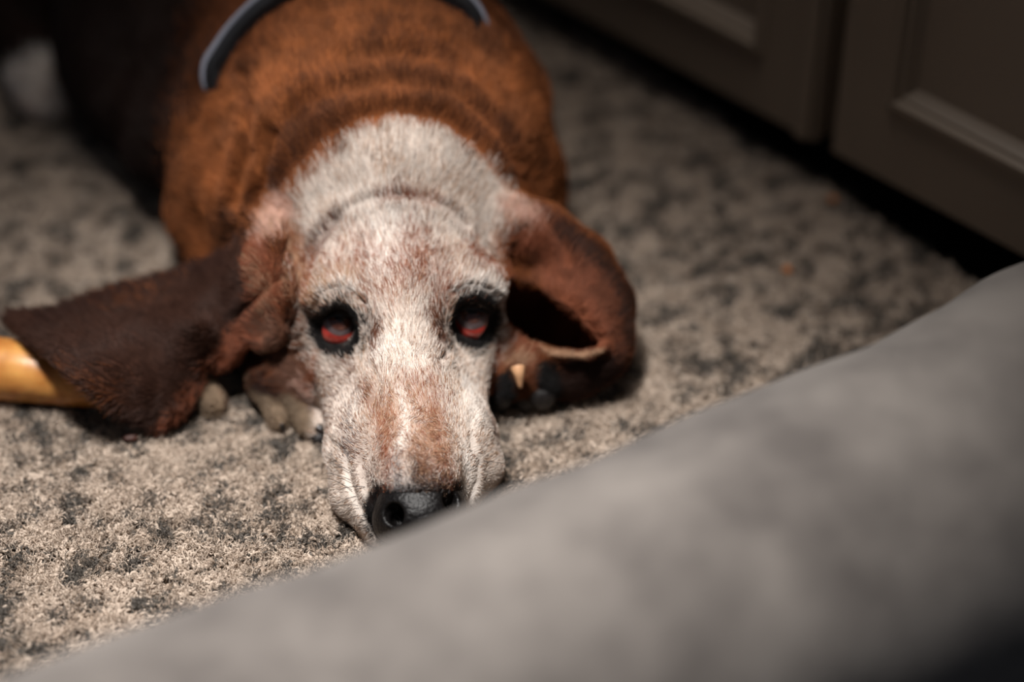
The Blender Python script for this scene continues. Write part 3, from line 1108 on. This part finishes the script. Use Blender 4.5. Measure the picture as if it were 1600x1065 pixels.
def base_coat(p):
    c = np.tile(UMBER, (len(p), 1))
    # darker coat on the back and flanks behind the shoulders
    s = np.clip((chest[0] - 0.088 - p[:, 0]) / 0.055 + np.clip((p[:, 1] - chest[1]) / 0.25, -0.5, 1.0) * 0.5, 0, 1)
    s *= np.clip((p[:, 1] - chest[1] + 0.05) / 0.04, 0, 1)
    return c, s


def coat_at(p, stochastic):
    c, s = base_coat(p)
    for cl, st, r, pl in COAT:
        s3 = PAINT3[id(pl)]
        d = dist_to(p, s3) / (r / 2600.0)
        w = st * np.clip(1.35 - d, 0, 1) ** 1.0
        w = np.clip(w * 1.2, 0, st)
        if stochastic: w = (RNG.random(len(p)) < w).astype(float)
        c = c + (cl - c) * w[:, None]
    # cream muzzle and flews, black nose surround, toes with shade in their colour
    for a, b_, r_ in ((P(625, 420, .060), P(635, 560, .045), 0.052), (P(635, 560, .045), P(655, 760, .028), 0.048),
                      (P(655, 740, .02), P(600, 830, .012), 0.026), (P(655, 740, .02), P(735, 780, .012), 0.026),
                      (P(530, 690, .012), P(560, 790, .010), 0.027), (P(760, 680, .012), P(735, 780, .010), 0.027), (P(545, 590, .03), P(540, 700, .015), 0.024)):
        w = np.clip((r_ - dist_to(p, SEG2(a, b_))) / 0.006, 0, 1)
        c = c + (CREAM - c) * w[:, None]
    w = np.clip((1.42 - np.linalg.norm((p - NOSE_C) / np.array((0.0245, 0.020, 0.018)), axis=1)) / 0.12, 0, 1)
    c = c + (BLACK - c) * w[:, None]
    for (s_, toc_, tilt_) in EYES:
        w = np.clip((0.0130 - np.linalg.norm((p - (s_ - toc_ * 0.006)), axis=1)) / 0.002, 0, 1)
        c = c + (BLACK - c) * w[:, None]
    for (a, b_, r_) in TOES_L[:2]:
        w = np.clip((r_ * 1.25 - dist_to(p, SEG2(P(*a), P(*b_)))) / 0.002, 0, 1)
        c = c + (PAW_SHADED - c) * w[:, None]
    # mottled tone
    bd = np.clip((p[:, 1] + 0.02) / 0.04, 0.25, 1)
    m = ((vnoise(p, 60.0) - 0.5) * 0.8 + (vnoise(p + 7, 150.0) - 0.5) * 0.7) * bd
    c = c * (1 + m)[:, None]
    w = s if not stochastic else (RNG.random(len(p)) < s).astype(float)
    c = c + (DARK_FLANK - c) * w[:, None]
    # cream toes and white foot far back
    fb = P(70, 142, 0.020)
    w = np.clip(1.3 - np.linalg.norm(p - fb, axis=1) / 0.026, 0, 1)
    w = np.clip(w * 3, 0, 1)
    if stochastic: w = (RNG.random(len(p)) < w).astype(float)
    c = c + (WHITE - c) * w[:, None]
    if stochastic:
        tick = RNG.random(len(p)); pale = (c[:, 1] > 0.35)
        tw = 0.10 + 0.25 * np.clip(vnoise(p + 3, 90.0) * 2 - 0.8, 0, 1)
        c = np.where((pale & (tick < tw))[:, None], TAN, c)
        c = np.where((pale & (tick > 0.955))[:, None], BROWN, c)
    for cl, st, r, pl in FINE:
        s3 = PAINT3[id(pl)]
        d = dist_to(p, s3) / (r / 2600.0)
        w = st * np.exp(-d ** 2 * 0.9) if st < 0.9 else st * np.clip((1.5 - d) * 2, 0, 1)
        if st < 0.76 and r < 60: w = w * (0.60 + 0.8 * vnoise(p + 17, 260.0))
        if stochastic: w = (RNG.random(len(p)) < w * 1.1).astype(float)
        c = c + (cl - c) * w[:, None]
    return c


PAINT3 = {}
for lst in (COAT, FINE):
    for e in lst: PAINT3[id(e[3])] = stroke3(e[3])

skin_col = coat_at(verts, False)
# hollow of the right ear and the eye sockets are bare dark skin
for q, r in ((P(850, 510, .045), 0.030), (P(895, 525, .048), 0.018)):
    pass
org = P(640, 440, 0.0)
dog = quad_mesh('basset_hound', verts, quads, M_SKIN, None, np.clip(skin_col * 0.9, 0, 1))
tag(dog, 'brown and cream basset hound with red-rimmed eyes, chin resting on the rug', 'dog')

# ------------------------------------------------------------------ fur
tri = np.concatenate([quads[:, [0, 1, 2]], quads[:, [0, 2, 3]]])
ta, tb, tc_ = verts[tri[:, 0]], verts[tri[:, 1]], verts[tri[:, 2]]
area = 0.5 * np.linalg.norm(np.cross(tb - ta, tc_ - ta), axis=1)
cen = (ta + tb + tc_) / 3
tn = nrm[tri].mean(1)
tocam = CAM - cen; tocam /= np.linalg.norm(tocam, axis=1)[:, None]
vis = (tn * tocam).sum(1)
head_c = P(635, 560, 0.05)
dh = np.linalg.norm((cen - head_c) * np.array((1, 0.85, 1)), axis=1)
dens = np.where(dh < 0.16, 3.4e6, 0.75e6)
dens = np.where((dh >= 0.11) & (dh < 0.16), 2.0e6, dens)
dens *= np.clip((vis + 0.45) / 0.35, 0.06, 1)
dens *= (cen[:, 2] > 0.004)
far_body = cen[:, 1] > 0.26
dens = np.where(far_body, dens * 0.25, dens)
NOSE_C = P(655, 800, 0.030)
dn = np.linalg.norm((cen - NOSE_C) / np.array((0.0245, 0.020, 0.018)), axis=1)
dens *= (dn > 1.0)
for (s, toc, tilt) in EYES:
    dens *= (np.linalg.norm(cen - (s - toc * 0.003), axis=1) > 0.0108)
for q, r in ((P(840, 505, .045), 0.026), (P(895, 530, .045), 0.014)):
    dens *= (np.linalg.norm(cen - q, axis=1) > r)
cnt = RNG.poisson(area * dens)
ti = np.repeat(np.arange(len(tri)), cnt)
N = len(ti)
print('hairs', N)
r1, r2 = RNG.random(N), RNG.random(N); sq = np.sqrt(r1)
w0, w1, w2 = (1 - sq)[:, None], (sq * (1 - r2))[:, None], (sq * r2)[:, None]
root = w0 * ta[ti] + w1 * tb[ti] + w2 * tc_[ti]
hn = w0 * nrm[tri[ti, 0]] + w1 * nrm[tri[ti, 1]] + w2 * nrm[tri[ti, 2]]
hn /= np.linalg.norm(hn, axis=1)[:, None]
src = P(652, 745, 0.030)
flow = root - src
flow /= np.linalg.norm(flow, axis=1)[:, None] + 1e-9
flow += np.array((0, 0.25, -0.12))
# hair fans away from the inner eye corners
for (ex, ey) in ((573, 520), (697, 510)):
    h_ = hit(ex, ey); v_ = root - h_; d_ = np.linalg.norm(v_, axis=1)
    flow += (v_ / (d_[:, None] + 1e-9)) * (1.3 * np.exp(-(d_ / 0.014) ** 2))[:, None]
for k, (px_, py_) in enumerate(((640, 300), (610, 600))):
    pass
sw = np.stack([vnoise(root, 70.0), vnoise(root + 11, 70.0), vnoise(root + 23, 70.0)], 1) - 0.5
sw2 = np.stack([vnoise(root, 260.0), vnoise(root + 11, 260.0), vnoise(root + 23, 260.0)], 1) - 0.5
flow = flow + sw * 0.9 + sw2 * 0.7 + RNG.normal(0, 0.16, (N, 3))
flow -= hn * (flow * hn).sum(1)[:, None]
flow /= np.linalg.norm(flow, axis=1)[:, None] + 1e-9
rdh = np.linalg.norm((root - head_c) * np.array((1, 0.85, 1)), axis=1)
dsrc = np.linalg.norm(root - src, axis=1)
Lh = np.interp(dsrc, [0.0, 0.05, 0.11, 0.2, 0.3], [0.0022, 0.0040, 0.0062, 0.0080, 0.0105])
for (s, toc, tilt) in EYES:
    de = np.linalg.norm(root - s, axis=1)
    Lh *= np.clip(de / 0.020, 0.30, 1)
Lh *= np.clip(dist_to(root, np.array(rim)) / 0.009, 0.25, 1)
Lh *= RNG.uniform(0.6, 1.25, N)
lift = np.where(rdh < 0.16, 0.26, 0.30) + RNG.normal(0, 0.08, N)
K = 4
P4 = np.zeros((N, K, 3))
for k in range(K):
    t = k / (K - 1)
    bend = lift * (t - 0.45 * t * t)
    P4[:, k] = root + Lh[:, None] * (flow * t + hn * bend[:, None])
P4 += hn[:, None, :] * -0.0003
P4[:, :, 2] = np.maximum(P4[:, :, 2], 0.001)
rb = np.where(rdh < 0.16, 0.000085, 0.00016)
rb = np.where((rdh >= 0.11) & (rdh < 0.16), 0.00012, rb)
rad = rb[:, None] * RNG.uniform(0.8, 1.25, N)[:, None] * np.array([1.0, 0.95, 0.75, 0.25])[None]
hc = coat_at(root, True)
hc = hc * RNG.uniform(0.72, 1.18, (N, 1))
fur = hair_obj('fur', P4, rad, np.clip(hc, 0, 1), M_FUR, dog)

# whiskers
WH = []
for (x0, y0, x1, y1) in ((545, 735, 505, 725), (548, 750, 504, 742), (550, 765, 503, 748), (556, 775, 512, 800), (560, 790, 525, 795),
                         (575, 805, 540, 815), (585, 820, 548, 838), (760, 735, 785, 690), (755, 750, 790, 712), (750, 765, 778, 780),
                         (752, 700, 780, 668), (742, 780, 768, 800), (570, 760, 525, 770), (748, 722, 796, 730), (735, 790, 748, 812)):
    a = hit(x0, y0)
    if a is None: continue
    b_ = P(x1, y1, max(0.006, a[2] - 0.006))
    m_ = (a + b_) / 2 + np.array((0, 0, 0.003))
    WH.append([a, a * 0.45 + m_ * 0.55, m_ * 0.5 + b_ * 0.5 + np.array((0, 0, 0.001)), b_])
WH = np.array(WH)
hair_obj('whiskers', WH, np.tile([0.00016, 0.00014, 0.00011, 0.00004], (len(WH), 1)), None, M_WHISK, dog)


# ------------------------------------------------------------------ eyes
def cap_mesh(c, fwd, r, ang, rings=10, seg=32):
    fwd = fwd / np.linalg.norm(fwd)
    s = np.cross(UP, fwd); s /= np.linalg.norm(s); u = np.cross(fwd, s)
    V = [c + fwd * r]; Fc = []
    for i in range(1, rings + 1):
        a = ang * i / rings
        for k in range(seg):
            b_ = 2 * math.pi * k / seg
            V.append(c + r * (math.cos(a) * fwd + math.sin(a) * (math.cos(b_) * s + math.sin(b_) * u)))
    for k in range(seg): Fc.append((0, 1 + k, 1 + (k + 1) % seg))
    for i in range(rings - 1):
        for k in range(seg):
            a, b_ = 1 + i * seg + k, 1 + i * seg + (k + 1) % seg
            Fc.append((a, a + seg, b_ + seg, b_))
    return V, Fc


RE = 0.0118
for (s, toc, tilt), (ix, iy), nm in zip(EYES, ((532, 497), (738, 486)), ('left', 'right')):
    c = s - toc * (RE + 0.0018)
    side_ = np.cross(UP, toc); side_ /= np.linalg.norm(side_); up_ = np.cross(toc, side_)
    V, Fc = cap_mesh(c, toc, RE, math.pi * 0.98, 24, 40)
    eye = mesh_obj('eyeball', V, Fc, M_SCLERA, dog)
    # gaze: the iris sits where the pixel's ray meets the ball
    d = ray(ix, iy); d /= np.linalg.norm(d); oc = CAM - c; bq = oc @ d; disc = bq * bq - (oc @ oc - RE * RE)
    q = CAM + d * (-bq - math.sqrt(max(disc, 0)))
    g = (q - c) / np.linalg.norm(q - c)
    V, Fc = cap_mesh(c, g, RE + 0.0003, 0.62, 8, 32); mesh_obj('iris', V, Fc, M_IRIS, eye)
    V, Fc = cap_mesh(c, g + up_ * 0.20, RE + 0.0006, 0.34, 6, 32); mesh_obj('pupil', V, Fc, M_PUPIL, eye)
    # red inner lid hanging below the iris
    V, Fc = [], []
    NU, NV_ = 20, 8
    for i in range(NU + 1):
        u = -1 + 2 * i / NU
        top = -0.60 + 0.55 * u * u
        bot = -1.40 + 0.40 * u * u
        for j in range(NV_ + 1):
            el = top + (bot - top) * j / NV_
            az = 0.98 * u
            ht = -0.08 if nm == 'left' else -0.30
            uu = az * math.cos(ht) - el * math.sin(ht); ee = az * math.sin(ht) + el * math.cos(ht)
            rr = RE + 0.0004 + 0.0018 * (j / NV_) + 0.0005 * math.sin(j / NV_ * math.pi)
            V.append(c + rr * (math.sin(uu) * math.cos(ee) * side_ + math.sin(ee) * up_ + math.cos(uu) * math.cos(ee) * toc))
    for i in range(NU):
        for j in range(NV_):
            a = i * (NV_ + 1) + j
            Fc.append((a, a + 1, a + NV_ + 2, a + NV_ + 1))
    hw = mesh_obj('inner_eyelid', V, Fc, M_HAW, dog)
    hw['label'] = 'red drooping inner eyelid'
    # upper lid shading the ball
    V, Fc = [], []
    for i in range(NU + 1):
        u = -1 + 2 * i / NU
        bot = 0.38 - 0.30 * u * u
        top = 1.25 - 0.2 * u * u
        for j in range(NV_ + 1):
            el = bot + (top - bot) * j / NV_
            az = 1.15 * u
            rr = RE + 0.0010 + 0.0012 * math.sin(min(1, j / 3) * math.pi / 2)
            uu, ee = az, el
            V.append(c + rr * (math.sin(uu) * math.cos(ee) * side_ + math.sin(ee) * up_ + math.cos(uu) * math.cos(ee) * toc))
    for i in range(NU):
        for j in range(NV_):
            a = i * (NV_ + 1) + j
            Fc.append((a, a + NV_ + 1, a + NV_ + 2, a + 1))
    ld = mesh_obj('upper_eyelid', V, Fc, M_RIM, dog)

# ------------------------------------------------------------------ nose leather
H2 = 0.0008
NLO = NOSE_C - np.array((0.036, 0.030, 0.030)); nd = (np.array((0.072, 0.060, 0.056)) / H2).astype(int)
gx, gy, gz = [NLO[i] + H2 * np.arange(nd[i]) for i in range(3)]
X, Y, Z = np.meshgrid(gx, gy, gz, indexing='ij')


def g_ell(c, r):
    k0 = np.sqrt(((X - c[0]) / r[0]) ** 2 + ((Y - c[1]) / r[1]) ** 2 + ((Z - c[2]) / r[2]) ** 2)
    return (k0 - 1) * min(r)


def smin(a, b_, k):
    h_ = np.clip(0.5 + 0.5 * (b_ - a) / k, 0, 1)
    return b_ * (1 - h_) + a * h_ - k * h_ * (1 - h_)


nf = g_ell(P(655, 797, 0.033) + (0, 0.002, 0), (0.0250, 0.0240, 0.0195))
nf = smin(nf, g_ell(P(612, 815, 0.026), (0.0110, 0.0120, 0.0125)), 0.005)
nf = smin(nf, g_ell(P(701, 795, 0.028), (0.0095, 0.0120, 0.0125)), 0.005)
nf = smin(nf, g_ell(P(665, 812, 0.034), (0.0080, 0.010, 0.010)), 0.004)
for (ax_, ay_, az_, rr) in ((618, 803, .041, .0065), (626, 812, .034, .0055), (698, 784, .042, .0062), (690, 796, .035, .005)):
    nf = -smin(-nf, g_ell(P(ax_, ay_, az_), (rr, rr, rr * 0.9)), 0.003)
sLO, sH = LO, H
LO, H = NLO, H2
nv_, nq_ = surface_nets(nf)
LO, H = sLO, sH
nose = quad_mesh('nose', nv_, nq_, M_BLACK, dog)
nose['label'] = 'black leathery nose'

# ------------------------------------------------------------------ claws and pads
def claw(a, b_, r, mat):
    a, b_ = P(*a), P(*b_)
    m = (a + b_) / 2 + np.array((0, 0, 0.0025))
    pts = catmull([a, m, b_], 5)
    n_ = len(pts)
    return tube('claw', pts, [r * (1 - 0.75 * (i / (n_ - 1)) ** 1.5) for i in range(n_)], mat, dog, 12)


claw((438, 662, .009), (444, 678, .004), .0026, M_CLAWD)
claw((484, 672, .009), (490, 690, .004), .0026, M_CLAWD)
claw((497, 668, .012), (512, 690, .005), .0034, M_CLAWD)
c1 = claw((809, 574, .046), (813, 606, .036), .0046, M_CLAW); c1['label'] = 'pale horn-coloured claw'
claw((838, 578, .034), (841, 610, .024), .0032, M_CLAWD)


def pad(c, r, ax=None):
    V, Fc = cap_mesh(np.array((0., 0, 0)), np.array((0, -SP, CP)), 1.0, math.pi * 0.98, 14, 24)
    V = np.array(V) * np.array(r) + P(*c)
    o = mesh_obj('paw_pad', V, Fc, M_PAD, dog)
    return o


pad((783, 612, .020), (.0085, .010, .0125))
pad((846, 616, .017), (.0095, .009, .0105))
pad((820, 622, .012), (.0090, .008, .0085))
pad((864, 606, .014), (.0070, .008, .0085))
pad((500, 682, .006), (.0060, .006, .0050))

# ------------------------------------------------------------------ harness strap over the shoulders, its inner shadow a black band
strap_px = [(326, 140), (337, 112), (352, 88), (378, 52), (418, 14), (470, -16), (540, -38), (610, -42), (650, -22), (697, -2), (732, 22), (762, 58)]
sp3 = []
for q in strap_px:
    h_ = hit(*q)
    if h_ is not None: sp3.append(h_)
sp3 = catmull(sp3, 6)


def strap(name, pts, wid, th, mat, parent, shift=0.0):
    V, Fc = [], []
    n_ = len(pts)
    for i, p in enumerate(pts):
        t = pts[min(i + 1, n_ - 1)] - pts[max(i - 1, 0)]; t /= np.linalg.norm(t)
        _, nn_, _, _ = bvh.find_nearest(Vector(p)); nn_ = np.array(nn_)
        if nn_ @ (CAM - p) < 0 and False: nn_ = -nn_
        s = np.cross(t, nn_); s /= np.linalg.norm(s); nn_ = np.cross(s, t)
        p = p + nn_ * (0.004 - 0.008 * max(0.0, 1 - i / 9.0) ** 2 - 0.008 * max(0.0, 1 - (n_ - 1 - i) / 9.0) ** 2) + s * shift
        for (a, b_) in ((-wid / 2, -0.003), (-wid / 2, th), (wid / 2, th), (wid / 2, -0.003)):
            V.append(p + s * a + nn_ * b_)
    for i in range(n_ - 1):
        for k in range(4):
            a, b_ = i * 4 + k, i * 4 + (k + 1) % 4
            Fc.append((a, b_, b_ + 4, a + 4))
    Fc += [(3, 2, 1, 0), tuple((n_ - 1) * 4 + k for k in range(4))]
    return mesh_obj(name, V, Fc, mat, parent, smooth=False)


if len(sp3) > 3:
    st = strap('strap_with_shadow', sp3, 0.013, 0.003, M_STRAPSHADE, dog)  # black band stands in for the shadow beside the grey strap edge
    st['label'] = 'pale grey harness strap edge with its inner shadow as a black band'
    edge_pts = []
    for i, p in enumerate(sp3):
        t = sp3[min(i + 1, len(sp3) - 1)] - sp3[max(i - 1, 0)]; t /= np.linalg.norm(t)
        _, nn_, _, _ = bvh.find_nearest(Vector(p)); nn_ = np.array(nn_)
        s = np.cross(t, nn_); s /= np.linalg.norm(s)
        if s @ np.array((0, 1, 0)) < 0: s = -s
        edge_pts.append(p + nn_ * (0.0070 - 0.010 * max(0.0, 1 - i / 9.0) ** 2 - 0.010 * max(0.0, 1 - (len(sp3) - 1 - i) / 9.0) ** 2) + s * 0.0062)
    tube('edging', edge_pts, 0.0022, M_PIPE, st, 10)

# ------------------------------------------------------------------ chew stick under the ear
M_CHEW, n, l, b = new_mat('amber_rawhide')
tc = n.new('ShaderNodeTexCoord')
nz = n.new('ShaderNodeTexNoise'); nz.inputs['Scale'].default_value = 60; nz.inputs['Detail'].default_value = 5
rp = n.new('ShaderNodeValToRGB')
rp.color_ramp.elements[0].position = 0.3; rp.color_ramp.elements[0].color = (*lin(176, 108, 48), 1)
rp.color_ramp.elements[1].position = 0.7; rp.color_ramp.elements[1].color = (*lin(222, 162, 88), 1)
l.new(tc.outputs['Object'], nz.inputs['Vector']); l.new(nz.outputs[0], rp.inputs[0]); l.new(rp.outputs[0], b.inputs['Base Color'])
b.inputs['Roughness'].default_value = 0.38
b.inputs['Subsurface Weight'].default_value = 0.2; b.inputs['Subsurface Scale'].default_value = 0.004
bp = n.new('ShaderNodeBump'); bp.inputs['Strength'].default_value = 0.4; bp.inputs['Distance'].default_value = 0.002
l.new(nz.outputs[0], bp.inputs['Height']); l.new(bp.outputs[0], b.inputs['Normal'])
cp = catmull([P(-150, 560, .018), P(-60, 570, .020), P(40, 580, .021), P(120, 595, .018), P(195, 612, .014)], 8)
cr = np.interp(np.linspace(0, 1, len(cp)), [0, 0.1, 0.5, 0.8, 1], [0.017, 0.020, 0.0195, 0.0155, 0.010])
ch = tube('chew_stick', [p - cp[0] for p in cp], cr, M_CHEW, None, 28)
ch.location = cp[0]
tag(ch, 'amber rawhide chew stick lying on the rug under the dog\'s spread ear', 'dog chew')


# ------------------------------------------------------------------ crumbs on the rug
def crumb(px, py, sz, mat, label, seed):
    r_ = random.Random(seed)
    c = P(px, py, 0.006)
    V, Fc = cap_mesh(np.array((0., 0, 0)), np.array((0, 0, 1.0)) + 0.01, 1.0, math.pi * 0.97, 6, 10)
    V = [np.array(v) * np.array(sz) * (0.75 + 0.5 * r_.random()) for v in V]
    o = mesh_obj('crumb', V, Fc, mat)
    o.location = c
    tag(o, label, 'crumb')
    return o


crumb(203, 684, (.0050, .0028, .0022), M_CRUMBR, 'red-brown crumb on the rug just below the spread ear tip', 1)
crumb(1231, 421, (.0032, .0030, .0024), M_CRUMB, 'orange crumb on the rug, the one farther from the cabinet', 2)
crumb(1301, 311, (.0032, .0028, .0022), M_CRUMB, 'orange crumb at the rug edge nearest the cabinet', 3)
